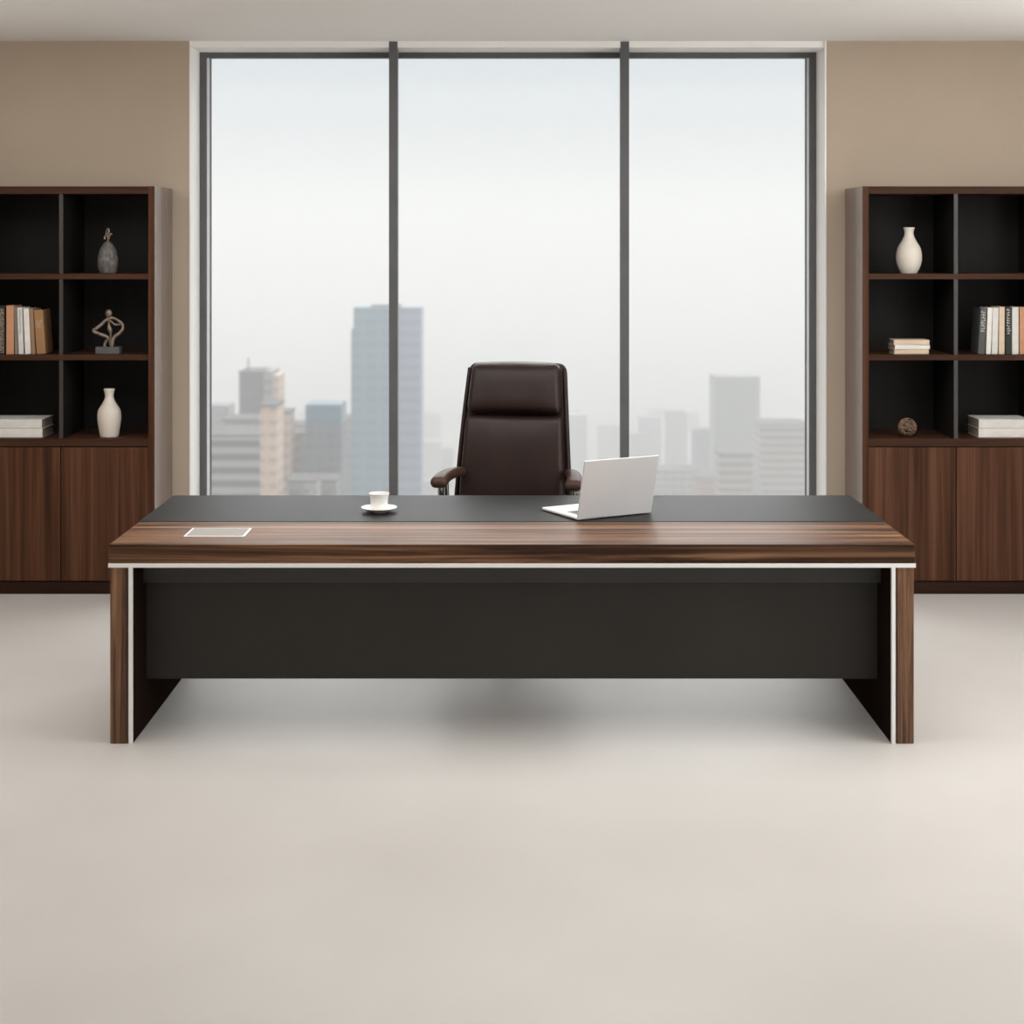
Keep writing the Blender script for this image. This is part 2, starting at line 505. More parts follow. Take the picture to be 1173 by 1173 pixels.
def make_bookcase(label, mirror=False):
    """built from its window-side edge at x=0 outwards to x=-W"""
    root = thing('bookcase', label, 'bookcase', group='walnut bookcases flanking the window')
    W_, dep = 1.486, 0.448
    s = -1 if not mirror else 1
    def B(name, a, b, y0, y1, z0, z1, m, bev=0.0012, parent=root):
        x0, x1 = sorted((s * a, s * b))
        return bxo(name, (x0, x1, y0, y1, z0, z1), m, parent, bev)
    zt = zc(213.3)
    for a, b in ((0, 0.0335), (W_ - 0.0335, W_)):
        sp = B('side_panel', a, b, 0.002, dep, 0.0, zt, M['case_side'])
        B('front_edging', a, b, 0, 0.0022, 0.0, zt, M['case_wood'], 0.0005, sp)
    B('top_panel', 0.0335, W_ - 0.0335, 0.0, dep, zc(222), zt - 0.0005, M['case_wood_x'])
    B('back_panel', 0.0335, W_ - 0.0335, dep - 0.018, dep - 0.002, zc(511), zc(222), M['black_lam'], 0)
    for a, b in ((313.7, 320.0), (406.6, 412.8)):
        B('shelf', 0.0335, W_ - 0.0335, 0.004, dep - 0.018, zc(b), zc(a), M['case_wood_x'])
    B('counter_board', 0.0335, W_ - 0.0335, 0.0, dep - 0.018, zc(511.3), zc(502.7), M['case_wood_x'])
    # black inside faces of the open compartments
    B('inner_lining', 0.0335, 0.0355, 0.012, dep - 0.018, zc(502.7), zc(222), M['black_lam'], 0)
    bay = (W_ - 0.067 - 2 * 0.021) / 3
    xs = [0.0335 + (bay + 0.021) * i for i in range(3)]
    rows = ((222, 313.7), (320, 406.6), (412.8, 502.7))
    for i in (1, 2):
        for a, b in rows:
            dv = B('divider', xs[i] - 0.021, xs[i], 0.011, dep - 0.018, zc(b), zc(a), M['black_lam'], 0)
            B('divider_edging', xs[i] - 0.021, xs[i], 0.008, 0.011, zc(b), zc(a), M['divider'], 0, dv)
    B('carcass', 0.0335, W_ - 0.0335, 0.022, dep - 0.018, zc(667), zc(511.5), M['black_lam'], 0)
    for i in range(3):
        a = xs[i] + (0.001 if i == 0 else -0.0077)
        b = xs[i] + bay + (-0.001 if i == 2 else 0.0077)
        B('door', a, b, 0.002, 0.021, zc(665.3), zc(512.6), M['case_wood'], 0.0008)
    B('plinth', 0.0335, W_ - 0.0335, 0.010, dep, 0.0, zc(667), M['plinth'])
    return root

bcl = make_bookcase('tall walnut bookcase with open black shelves holding the bronze figure')
bcl.location = (xc(177), CF, 0)
bcr = make_bookcase('tall walnut bookcase with open black shelves holding the woven ball', True)
bcr.location = (xc(988), CF, 0)

SH = [zc(313.7) + 0.0006, zc(406.6) + 0.0006, zc(502.7) + 0.0006]     # upper faces of the boards

# ------------------------------------------------------------------ shelf things
ID = 8.62              # distance from the camera of the things on the shelves
IY = ID + CAMY
k = ID / F

def vase(px, shelf, prof, label, name='vase'):
    bm = bmesh.new()
    p = smooth_prof(prof, 6)
    top_r, top_z = p[-1]
    inner = [(top_r - 0.002, top_z + 0.001), (top_r - 0.005, top_z - 0.001), (max(top_r - 0.010, 0.006), top_z - 0.03), (max(top_r - 0.010, 0.006), top_z - 0.06), (0, top_z - 0.062)]
    lathe(bm, [(0, 0)] + p + inner)
    o = obj(name, bm, M['ceramic'], None, True, (wx(px, ID), IY, SH[shelf]))
    return tag(o, label, 'vase', 'cream vases')

# pear-bodied vase: widest low in the body (zoomed outline: 29 px wide, 52 px tall)
vase(1041.2, 0, [(8.2 * k, 0), (9.2 * k, 0.8 * k), (13.0 * k, 9 * k), (14.6 * k, 19 * k), (12.8 * k, 29 * k), (7.8 * k, 38 * k), (5.3 * k, 44 * k), (5.2 * k, 48 * k), (6.6 * k, 52.5 * k)],
     'cream pear-bodied vase standing on the top shelf of the bookcase')
vase(125.2, 2, [(9.5 * k, 0), (10.4 * k, 1 * k), (11.8 * k, 9 * k), (13.3 * k, 20 * k), (12.6 * k, 30 * k), (8.0 * k, 38 * k), (5.2 * k, 44 * k), (5.0 * k, 49 * k), (6.4 * k, 54.5 * k)],
     'cream high-shouldered vase on the low shelf just above the cabinet doors')

# carved egg-shaped jar with a little knotted figure on top
eg = thing('ornamental_jar', 'grey carved egg-shaped jar with knotted finial on top shelf', 'ornament', (wx(123.6, ID), IY, SH[0]))
bm = bmesh.new()
lathe(bm, [(0, 0)] + smooth_prof([(8.8 * k, 0), (10.2 * k, 3 * k), (11.6 * k, 12 * k), (10.9 * k, 21 * k), (8.3 * k, 29 * k), (4.6 * k, 34.5 * k), (1.8 * k, 37 * k)], 6) + [(0, 37.2 * k)])
obj('jar_body', bm, M['stone'], eg, True)
bm = bmesh.new()
tube(bm, [(0, 0, 36.5 * k), (0.2 * k, 0, 40 * k), (-0.6 * k, 0.5 * k, 43 * k), (-2.2 * k, 1 * k, 46.5 * k), (-0.5 * k, 0.5 * k, 51 * k), (1.2 * k, -0.5 * k, 50 * k), (1.0 * k, -1 * k, 46 * k), (-1 * k, -0.5 * k, 44 * k), (-3.6 * k, 0, 42 * k), (-3.4 * k, 0, 39 * k)], 1.15 * k, 8)
tube(bm, [(0.8 * k, 0, 38 * k), (1.6 * k, 0, 42.5 * k), (2.6 * k, 0, 44.5 * k), (4.6 * k, 0, 45.4 * k)], lambda t: (1.1 + 0.4 * t) * k, 8)
obj('finial', bm, M['bronze'], eg, True)

# bronze figure on a slate block
fg = thing('figure_sculpture', 'small bronze tubular figure with bent arms on slate block', 'sculpture', (wx(124.6, ID), IY, SH[1]))
bxo('slate_block', (-13.6 * k, 13.6 * k, -0.035, 0.035, 0, 7.9 * k), M['slate'], fg, 0.002)
def FP(zx, zy, dy=0.0):        # from the zoomed outline
    return ((90 + zx / 14.66 - 124.6) * k, dy, (406.6 - (340 + zy / 14.66)) * k)
bm = bmesh.new()
tube(bm, [FP(515, 385), FP(450, 425, -.004), FP(390, 485, -.008), FP(310, 550, -.012), FP(262, 585, -.014), FP(290, 615, -.014), FP(390, 655, -.01), FP(480, 695, -.004), FP(490, 740, 0), FP(450, 790, .002), FP(428, 868, .002)], lambda t: (2.1 - 0.4 * abs(t - .45)) * k, 10)
tube(bm, [FP(515, 385), FP(575, 380, .004), FP(650, 420, .01), FP(715, 470, .012), FP(738, 550, .010), FP(690, 630, .004), FP(610, 690, 0), FP(575, 760, -.004), FP(562, 868, -.006)], lambda t: (1.8 + 0.5 * t) * k, 10)
tube(bm, [FP(500, 390, -.002), FP(560, 440, -.008), FP(620, 485, -.012), FP(690, 490, .006)], 1.35 * k, 8)
tube(bm, [FP(515, 360), FP(512, 430), FP(515, 520), FP(535, 600), FP(540, 680), FP(528, 770), FP(540, 868)], lambda t: (1.2 + 1.5 * math.exp(-((t - .42) / .14) ** 2)) * k, 10)
obj('figure', bm, M['bronze'], fg, True)
bm = bmesh.new()
r = bmesh.ops.create_uvsphere(bm, u_segments=20, v_segments=14, radius=1.0)
for v in r['verts']:
    c = v.co
    v.co = Vector((c.x * 3.9 * k * (1 - 0.12 * c.z * -1), c.y * 3.4 * k, c.z * 4.9 * k)) + Vector(FP(506, 305))
obj('head', bm, M['bronze'], fg, True)

# woven vine ball
wb = thing('woven_ball', 'dark brown woven vine ball on the low bookcase shelf', 'ornament', (wx(1039.2, ID), IY, SH[2]))
bm = bmesh.new()
bmesh.ops.create_icosphere(bm, subdivisions=3, radius=8.6 * k)
bmesh.ops.translate(bm, verts=bm.verts[:], vec=(0, 0, 10.9 * k))
obj('ball_core', bm, M['dark_metal'], wb, True)
bm = bmesh.new()
for i in range(26):
    e = Euler((random.uniform(0, PI), random.uniform(0, PI), random.uniform(0, PI))).to_matrix()
    tilt = random.uniform(-0.35, 0.35)
    R0 = 10.0 * k
    ring = [e @ Vector((math.cos(t) * R0 * math.cos(tilt), math.sin(t) * R0 * math.cos(tilt), R0 * math.sin(tilt) + 0.5 * k * math.sin(3 * t))) + Vector((0, 0, 10.9 * k)) for t in [2 * PI * j / 12 for j in range(12)]]
    tube(bm, ring, 0.72 * k, 5, True, 2)
tag(obj('vine_strands', bm, M['rattan'], wb, True), kind='stuff')

# upright books ------------------------------------------------------------
def book(px0, px1, shelf, top, label, mcov, lean=0.0, depth=0.14, group='', marks=None, y=None, soft=0.0015):
    """px0, px1: edges of the spine at its foot; top: picture row of its head; lean: sideways shift of the head in px"""
    D = CD + 0.04
    kk = D / F
    wdt = (px1 - px0) * kk
    base = SH[shelf]
    h = wz(top, D) - base
    ang = math.atan2(lean * kk, h)
    hh = (h - abs(math.sin(ang)) * wdt) / math.cos(ang)
    # stands on one lower corner when it leans
    t = thing('book', label, 'book', (wx((px0 + px1) / 2, D), CF + 0.04, base + abs(math.sin(ang)) * wdt / 2 + 0.0004))
    t.rotation_euler = (0, ang, 0)
    tag(t, group=group)
    c = bmesh.new()
    th = min(0.0022, wdt * 0.16)
    box(c, -wdt / 2, -wdt / 2 + th, 0, depth, 0, hh, 0.0004, 1)
    box(c, wdt / 2 - th, wdt / 2, 0, depth, 0, hh, 0.0004, 1)
    box(c, -wdt / 2 + th * 0.5, wdt / 2 - th * 0.5, -0.001, 0.002, 0, hh, 0.0006, 2)
    obj('cover', c, mcov, t)
    bxo('pages', (-wdt / 2 + th, wdt / 2 - th, 0.002, depth - 0.004, 0.003, hh - 0.003), M['paper'], t)
    if marks:
        mm, z0, z1, n, wf = marks
        b = bmesh.new()
        rnd = random.Random(label)
        for i in range(n):
            z = hh * (z0 + (z1 - z0) * (i + 0.5) / n)
            dz = hh * (z1 - z0) / n
            # a glyph: one upright and one or two strokes, lying along the spine
            box(b, -wdt * wf, wdt * wf, -0.0016, -0.0008, z - dz * 0.30, z - dz * 0.14)
            xk = rnd.choice((-1, 0, 1)) * wdt * wf * 0.7
            box(b, xk - wdt * 0.06, xk + wdt * 0.06, -0.0016, -0.0008, z - dz * 0.14, z + dz * 0.30)
            if rnd.random() < 0.5:
                box(b, -wdt * wf, wdt * wf * 0.4, -0.0016, -0.0008, z + dz * 0.16, z + dz * 0.30)
        obj('spine_lettering', b, mm, t)
    return t

C = {}
C['black'] = cover('black_book_cloth', (0.030, 0.031, 0.030))
C['grey_black'] = cover('charcoal_book_cloth', (0.085, 0.088, 0.085))
C['orange'] = cover('orange_book_cloth', (0.53, 0.27, 0.15))
C['white'] = cover('white_book_cover', (0.76, 0.735, 0.69))
C['grey_white'] = cover('pale_grey_book_cover', (0.66, 0.65, 0.62))
C['cream'] = cover('cream_book_cover', (0.66, 0.52, 0.39))
C['tan'] = cover('tan_book_cover', (0.30, 0.19, 0.12))
C['brown'] = cover('brown_book_cover', (0.33, 0.18, 0.085))
C['taupe'] = cover('taupe_book_cover', (0.24, 0.20, 0.17))
C['ink'] = mat('white_print', (0.55, 0.55, 0.50), 0.6)
C['darkink'] = mat('dark_print', (0.10, 0.09, 0.08), 0.6)
C['goldink'] = mat('pale_print', (0.45, 0.36, 0.27), 0.6)

g = 'books standing beside the bronze figure compartment'
book(-6.2, -1.0, 1, 351.0, 'charcoal book at the frame edge, left of the patterned black book', C['grey_black'], 0, group=g)
book(-0.6, 5.2, 1, 352.0, 'black book with pale patterned spine left of the orange book', C['black'], 0, group=g, marks=(C['goldink'], 0.03, 0.97, 22, 0.42))
book(7.2, 15.8, 1, 350.2, 'orange book standing upright, tallest of its row', C['orange'], 0, group=g)
book(17.2, 20.6, 1, 352.2, 'thin taupe book with speckled spine beside the orange book', C['taupe'], -1.2, group=g, marks=(C['darkink'], 0.3, 0.95, 12, 0.3))
book(21.4, 26.9, 1, 352.2, 'pale grey book with speckled spine leaning beside the taupe book', C['grey_white'], -1.7, group=g, marks=(C['darkink'], 0.45, 0.95, 14, 0.12))
book(28.8, 35.2, 1, 353.4, 'plain white book leaning left, between pale grey and tan books', C['white'], -2.2, group=g)
book(36.2, 40.4, 1, 353.6, 'thin tan book between the white book and the brown book', C['tan'], -2.6, group=g)
book(42.1, 52.4, 1, 354.8, 'thick brown book with banded spine leaning at the row end', C['brown'], -3.5, group=g, marks=(C['goldink'], 0.60, 0.78, 4, 0.36))

g = 'books standing beside the small book stack compartment'
book(1120.3, 1127.6, 1, 353.0, 'charcoal book with white lettering leaning at the end of its row', C['grey_black'], 3.2, group=g, marks=(C['ink'], 0.48, 0.95, 8, 0.34))
book(1129.5, 1134.9, 1, 352.4, 'white book leaning next to the charcoal lettered book', C['white'], 2.0, group=g)
book(1136.0, 1142.8, 1, 352.6, 'off-white book between the white and the cream book', C['grey_white'], 1.2, group=g)
book(1144.2, 1150.6, 1, 351.6, 'cream book beside the black book with white lettering', C['cream'], 0.4, group=g)
book(1151.8, 1158.6, 1, 351.8, 'black upright book with white lettering between cream and grey books', C['black'], 0, group=g, marks=(C['ink'], 0.42, 0.97, 10, 0.30))
book(1159.4, 1166.8, 1, 352.0, 'pale grey upright book beside the terracotta book', C['grey_white'], 0, group=g)
book(1168.0, 1174.5, 1, 352.0, 'terracotta upright book at the frame edge', C['orange'], 0, group=g)

# lying books ---------------------------------------------------------------
def lying(px0, px1, shelf, z0, z1, label, mcov, group, D=None, depth=0.21, rz=0.0, skew=0.0):
    D = D or CD + 0.05
    kk = D / F
    wdt = (px1 - px0) * kk
    h = (z1 - z0) * kk
    cx = wx((px0 + px1) / 2, D)
    t = thing('book', label, 'book', (cx + skew, D + CAMY, SH[shelf] + z0 * kk), rz, group)
    th = min(0.0026, h * 0.16)
    c = bmesh.new()
    box(c, -wdt / 2, wdt / 2, 0, depth, 0, th, 0.0004, 1)
    box(c, -wdt / 2, wdt / 2, 0, depth, h - th, h - 0.0002, 0.0004, 1)
    box(c, -wdt / 2, wdt / 2, -0.001, 0.002, th * .5, h - th * .5, 0.0006, 2)
    obj('cover', c, mcov, t)
    bxo('pages', (-wdt / 2 + 0.003, wdt / 2 - 0.003, 0.002, depth - 0.004, th, h - th), M['paper'], t)
    return t
g1 = 'two white books lying under the patterned black book'
lying(-16, 48.5, 2, 0, 10.2, 'thick white book lying flat, lower of the pair near the cream vase', C['white'], g1)
lying(-14, 48.0, 2, 10.4, 20.8, 'thick white book lying flat, upper of the pair near the cream vase', C['grey_white'], g1)
g2 = 'two white books lying beside the woven ball compartment'
lying(1121, 1182, 2, 0, 10.2, 'thick white book lying flat, lower of the pair near the woven ball', C['white'], g2)
lying(1121.3, 1181, 2, 10.4, 20.8, 'thick white book lying flat, upper of the pair near the woven ball', C['grey_white'], g2)
g3 = 'three small cream books in a stack'
lying(1024.5, 1064.0, 1, 0, 5.4, 'small cream book at the bottom of the stack of three', C['cream'], g3, depth=0.13)
lying(1024.8, 1065.5, 1, 5.6, 10.6, 'small cream book in the middle of the stack of three', C['white'], g3, depth=0.13, rz=0.06)
lying(1024.0, 1064.5, 1, 10.8, 16.2, 'small cream book on top of the stack of three', C['cream'], g3, depth=0.13, rz=-0.03)

# ------------------------------------------------------------------ laptop
HX, HY = 0.265, 0.490
lang = math.atan2(0.177, 0.318)
LT = 0.7535
lap = thing('laptop', 'open silver laptop seen from behind on the black desk mat', 'laptop', (HX, HY + 0.004, LT + 0.0006), lang)
LW, LDp = 0.364, 0.285
bm = bmesh.new()
box(bm, 0, LW, 0, LDp, 0.003, 0.0135, 0.003, 3)
base = obj('laptop_base', bm, M['silver_light'], lap)
for fx in (0.03, LW - 0.03):
    for fy in (0.03, LDp - 0.03):
        bm = bmesh.new()
        lathe(bm, [(0, 0), (0.008, 0), (0.008, 0.0035), (0, 0.0035)], 16, (fx, fy, 0))
        obj('rubber_foot', bm, M['dark_metal'], base)
bm = bmesh.new()
for r_ in range(5):
    for c_ in range(13):
        x = 0.035 + c_ * 0.0227
        y = 0.035 + r_ * 0.0215
        box(bm, x, x + 0.0195, y, y + 0.0185, 0.0134, 0.0146)
tag(obj('keyboard', bm, M['keys'], base), kind='stuff')
bxo('trackpad', (LW / 2 - 0.055, LW / 2 + 0.055, 0.165, 0.262, 0.0134, 0.0138), M['silver'], base)
# the lid leans out towards the camera side
lean = math.atan2(0.060, 0.252)
lid = obj('laptop_lid', box(bmesh.new(), 0, LW, -0.0065, 0, 0.0, 0.254, 0.0025, 3), M['silver'], lap, loc=(0, 0.004, 0.0045), rot=(lean, 0, 0))
bxo('screen', (0.006, LW - 0.006, 0.0, 0.0006, 0.012, 0.248), M['screen'], lid)
bm = bmesh.new()
tube(bm, [(0.05, 0.001, 0.0095), (LW - 0.05, 0.001, 0.0095)], 0.0050, 12, smooth=False)
obj('hinge', bm, M['silver'], lap, True)

# ------------------------------------------------------------------ cup and saucer
CX, CY = -0.560, 0.705
sa = bmesh.new()
lathe(sa, smooth_prof([(0.0, 0.003), (0.024, 0.003), (0.027, 0.0), (0.031, 0.0), (0.036, 0.004), (0.055, 0.009), (0.0735, 0.0185), (0.0755, 0.0205), (0.073, 0.0215), (0.054, 0.0125), (0.036, 0.0075), (0.026, 0.006), (0.0, 0.006)], 4), 64)
sau = tag(obj('saucer', sa, M['porcelain'], None, True, (CX, CY, LT)), 'white porcelain saucer under the coffee cup on the desk', 'saucer')
cup = thing('coffee_cup', 'white porcelain coffee cup standing on its saucer', 'cup', (CX, CY, LT + 0.0065), 1.3)
bm = bmesh.new()
lathe(bm, smooth_prof([(0.0, 0.002), (0.020, 0.001), (0.024, 0.0), (0.026, 0.002), (0.033, 0.010), (0.0365, 0.028), (0.038, 0.050), (0.0425, 0.070), (0.0435, 0.0725), (0.041, 0.0715), (0.0355, 0.050), (0.034, 0.028), (0.029, 0.010), (0.0, 0.006)], 4), 64)
obj('cup_body', bm, M['porcelain'], cup, True)
bm = bmesh.new()
tube(bm, [(0.037, 0, 0.058), (0.048, 0, 0.064), (0.060, 0, 0.060), (0.064, 0, 0.048), (0.058, 0, 0.034), (0.046, 0, 0.024), (0.034, 0, 0.020)], lambda t: 0.0042 - 0.001 * math.sin(PI * t), 10)
obj('cup_handle', bm, M['porcelain'], cup, True)
bm = bmesh.new()
lathe(bm, [(0, 0.056), (0.0355, 0.056), (0.0352, 0.054), (0, 0.054)], 32)
obj('coffee', bm, M['coffee'], cup)

# ------------------------------------------------------------------ office chair
ch = thing('office_chair', 'high-backed dark brown leather office chair behind the desk', 'chair', (-0.005, 1.72, 0), math.radians(-9))
BT, BB = 1.292, 0.46
def lean_y(z):           # the back rakes away as it rises
    t = (z - BB) / (BT - BB)
    return 0.02 + 0.17 * t - 0.05 * math.sin(PI * t) * 0.6
def halfw(z):
    t = max(0, min(1, (z - BB) / (BT - BB)))
    return 0.294 - 0.052 * t ** 1.25
def pad(hx0, hz0, zc_, th, dy, r, crown=0.0, puff=0.018, mid=8, edge=0.0):
    def fn(p):
        u, w_, v = p.x / hx0, p.y / th, p.z / hz0
        z = zc_ + p.z
        s_ = halfw(z) / 0.296
        x = p.x * s_
        x *= 1.0
        y = p.y
        if w_ < 0:
            y -= puff * (1 - u ** 4) * (1 - v ** 4)
        z += crown * (1 - u * u) * (0.5 + 0.5 * v)
        y += lean_y(zc_ + p.z) + dy + 0.03 * (-(u * u)) * 0.6
        return Vector((x, y, z))
    return soft_box(bmesh.new(), hx0, th, hz0, r, fn, mid)
obj('back_shell', pad(0.300, 0.421, 0.864, 0.030, 0.055, 0.045, 0.008, 0.0), M['leather'], ch, True)
obj('back_cushion', pad(0.272, 0.285, 0.755, 0.034, 0.010, 0.035, 0.0, 0.022), M['leather'], ch, True)
obj('headrest_cushion', pad(0.270, 0.121, 1.168, 0.042, 0.004, 0.04, 0.006, 0.028), M['leather'], ch, True)
for s in (-1, 1):
    pts = []
    for i in range(14):
        z = 0.50 + (1.262 - 0.50) * i / 13
        pts.append((s * (halfw(z) * 0.293 / 0.296 - 0.004), lean_y(z) + 0.012, z))
    obj('side_piping', tube(bmesh.new(), pts, 0.011, 10, n=3), M['leather'], ch, True)
def seat_fn(p):
    u, v = p.x / 0.27, p.y / 0.27
    z = p.z + (0.02 * (1 - u * u) * (1 - v * v) if p.z > 0 else 0)
    return Vector((p.x * (1 + 0.03 * -v), p.y - 0.22, z + 0.475 - 0.015 * v))
obj('seat', soft_box(bmesh.new(), 0.275, 0.275, 0.055, 0.045, seat_fn), M['leather'], ch, True)
for s in (-1, 1):
    # padded arm: rises from the back, runs forward and rounds off
    ao = 0.338 if s > 0 else 0.300
    def afn(p, s=s, ao=ao):
        t = (p.y + 0.17) / 0.34          # 0 front .. 1 back
        wv = 1.0 - 0.30 * t
        x = p.x * wv + s * (ao - 0.055 * t ** 2)
        z = p.z * (1.0 - 0.12 * t) + 0.766 + 0.010 * math.sin(PI * t) - 0.012 * (1 - t) ** 3
        return Vector((x, p.y - 0.13, z))
    arm = obj('armrest', soft_box(bmesh.new(), 0.042, 0.17, 0.0265, 0.0262, afn, 8), M['leather_arm'], ch, True)
    for dy in (-0.215, -0.135):
        bm = bmesh.new()
        tube(bm, [(s * ao, dy, 0.75), (s * ao, dy, 0.62), (s * 0.325, dy + 0.005, 0.50), (s * 0.29, dy + 0.01, 0.435), (s * 0.20, dy + 0.01, 0.42)], 0.019, 16)
        obj('arm_post', bm, M['chrome'], arm, True)
bxo('seat_plate', (-0.2, 0.2, -0.42, -0.04, 0.400, 0.425), M['dark_metal'], ch, 0.006)
bxo('back_bracket', (-0.04, 0.04, -0.1, 0.10, 0.405, 0.445), M['dark_metal'], ch, 0.006)
bxo('back_spine', (-0.035, 0.035, 0.085, 0.112, 0.41, 0.60), M['dark_metal'], ch, 0.006)
bm = bmesh.new()
lathe(bm, [(0, 0.09), (0.034, 0.09), (0.034, 0.22), (0.024, 0.22), (0.024, 0.40), (0, 0.40)], 24, (0, -0.2, 0))
obj('gas_lift', bm, M['chrome'], ch, True)
for i in range(5):
    a = 2 * PI * i / 5 + 0.3
    d = Vector((math.cos(a), math.sin(a), 0))
    o0 = Vector((0, -0.2, 0))
    bm = bmesh.new()
    tube(bm, [o0 + d * 0.01 + Vector((0, 0, .125)), o0 + d * 0.16 + Vector((0, 0, .115)), o0 + d * 0.32 + Vector((0, 0, .088))], lambda t: 0.024 - 0.009 * t, 12)
    lg = obj('base_leg', bm, M['chrome'], ch, True)
    bm = bmesh.new()
    c = o0 + d * 0.315
    sd = d.cross(Vector((0, 0, 1)))
    for q in (-1, 1):
        tube(bm, [c + sd * (0.008 * q) + Vector((0, 0, 0.03)), c + sd * (0.026 * q) + Vector((0, 0, 0.03))], 0.03, 20, smooth=False)
    tube(bm, [c - sd * 0.012 + Vector((0, 0, 0.03)), c + sd * 0.012 + Vector((0, 0, 0.03))], 0.008, 12, smooth=False)
    tube(bm, [c + Vector((0, 0, 0.03)), c + Vector((0, 0, 0.088))], 0.008, 10, smooth=False)
    obj('caster', bm, M['dark_metal'], lg, False)

# ------------------------------------------------------------------ the city beyond the glass
STREET = EYE - 200.0
gm = noise_mat('hazy_city_ground', (0.16, 0.16, 0.155), (0.30, 0.28, 0.26), nscale=0.012, detail=8, rough=0.9, spec=0.1)
tag(bxo('ground', (-3500, 3500, 12, 6500, STREET - 1, STREET), gm), kind='structure')

def facade(name, base, band, period=3.4, frac=0.45, vperiod=0.0, rough=0.5, var=0.06):
    """storeys as level bands in the wall, with upright bays when vperiod is set"""
    m = mat(name, base, rough, 0, 0.4)
    b = m.node_tree.nodes['Principled BSDF']
    t = N(m, 'ShaderNodeTexCoord')
    s = N(m, 'ShaderNodeSeparateXYZ')
    L(m, t.outputs['Object'], s.inputs[0])
    def stripe(src, per, fr):
        a = N(m, 'ShaderNodeMath'); a.operation = 'DIVIDE'; a.inputs[1].default_value = per
        L(m, src, a.inputs[0])
        f = N(m, 'ShaderNodeMath'); f.operation = 'FRACT'
        L(m, a.outputs[0], f.inputs[0])
        c = N(m, 'ShaderNodeMath'); c.operation = 'LESS_THAN'; c.inputs[1].default_value = fr
        L(m, f.outputs[0], c.inputs[0])
        return c.outputs[0]
    fac = stripe(s.outputs['Z'], period, frac)
    if vperiod:
        sm = N(m, 'ShaderNodeMath'); sm.operation = 'ADD'
        L(m, s.outputs['X'], sm.inputs[0]); L(m, s.outputs['Y'], sm.inputs[1])
        f2 = stripe(sm.outputs[0], vperiod, 0.7)
        mu = N(m, 'ShaderNodeMath'); mu.operation = 'MULTIPLY'
        L(m, fac, mu.inputs[0]); L(m, f2, mu.inputs[1])
        fac = mu.outputs[0]
    n = N(m, 'ShaderNodeTexNoise'); n.inputs['Scale'].default_value = 0.07; n.inputs['Detail'].default_value = 5
    L(m, t.outputs['Object'], n.inputs['Vector'])
    r = N(m, 'ShaderNodeMixRGB'); r.blend_type = 'MULTIPLY'; r.inputs[0].default_value = var * 4
    mx = N(m, 'ShaderNodeMixRGB')
    mx.inputs[1].default_value = (*base, 1); mx.inputs[2].default_value = (*band, 1)
    L(m, fac, mx.inputs[0])
    L(m, mx.outputs[0], r.inputs[1]); L(m, n.outputs[0], r.inputs[2])
    L(m, r.outputs[0], b.inputs['Base Color'])
    return m

FA = {
    'blue_glass': facade('blue_curtain_wall', (0.10, 0.23, 0.32), (0.06, 0.17, 0.25), 4.2, 0.5, 6.0, 0.3),
    'violet_glass': facade('grey_blue_curtain_wall', (0.24, 0.28, 0.42), (0.17, 0.21, 0.33), 4.2, 0.4, 0, 0.3),
    'shaded_tower': facade('shaded_stone_tower', (0.085, 0.08, 0.09), (0.06, 0.06, 0.07), 3.2, 0.5, 4.0),  # stone darkened to stand for its shaded side
    'stripes': facade('balcony_stripes', (0.36, 0.35, 0.33), (0.065, 0.075, 0.085), 3.6, 0.5, 0),
    'cream': facade('cream_apartment_wall', (0.70, 0.50, 0.38), (0.48, 0.36, 0.30), 3.2, 0.35, 3.0),
    'brown': facade('brown_pink_wall', (0.36, 0.22, 0.18), (0.20, 0.15, 0.14), 3.2, 0.4, 4.0),
    'teal_roof': facade('teal_glass_crown', (0.05, 0.16, 0.24), (0.04, 0.12, 0.19), 3.0, 0.4, 0, 0.3),
    'slate_glass': facade('slate_office_wall', (0.11, 0.12, 0.155), (0.075, 0.085, 0.115), 3.4, 0.5, 3.0),
    'pale_slab': facade('pale_grey_slab_wall', (0.20, 0.215, 0.225), (0.15, 0.165, 0.175), 3.6, 0.4, 5.0),
    'pink_grid': facade('pinkish_apartment_wall', (0.42, 0.34, 0.31), (0.19, 0.18, 0.18), 3.4, 0.5, 0),
    'pale': facade('pale_concrete_wall', (0.36, 0.34, 0.33), (0.20, 0.20, 0.20), 3.4, 0.4, 4.0),
    'grey': facade('grey_concrete_wall', (0.22, 0.22, 0.225), (0.13, 0.14, 0.15), 3.4, 0.4, 4.0),
}
M['roof'] = noise_mat('grey_roofing', (0.075, 0.07, 0.068), (0.11, 0.10, 0.095), nscale=0.2, rough=0.9)

def building(px0, px1, top, D, face, label, deep=None, rz=0.0, group=None, crown=True, side=None, name='tower_block'):
    w_ = (px1 - px0) * D / F
    deep = deep or max(14.0, w_ * 0.8)
    c, s = abs(math.cos(rz)), abs(math.sin(rz))
    wb_ = (w_ - deep * s) / c if rz else w_
    cx = wx((px0 + px1) / 2, D)
    h = wz(top, D) - STREET
    t = thing(name, label, 'building', (cx, D + CAMY + deep / 2, STREET), rz, group)
    hw = wb_ / 2
    body = bmesh.new()
    box(body, -hw, hw, -deep / 2, deep / 2, 0, h)
    obj('tower_body', body, FA[face], t)
    if crown:
        pr = bmesh.new()
        box(pr, -hw - 0.25, hw + 0.25, -deep / 2 - 0.25, deep / 2 + 0.25, h, h + 0.5)
        obj('parapet', pr, M['roof'], t)
    return t, hw, deep, h

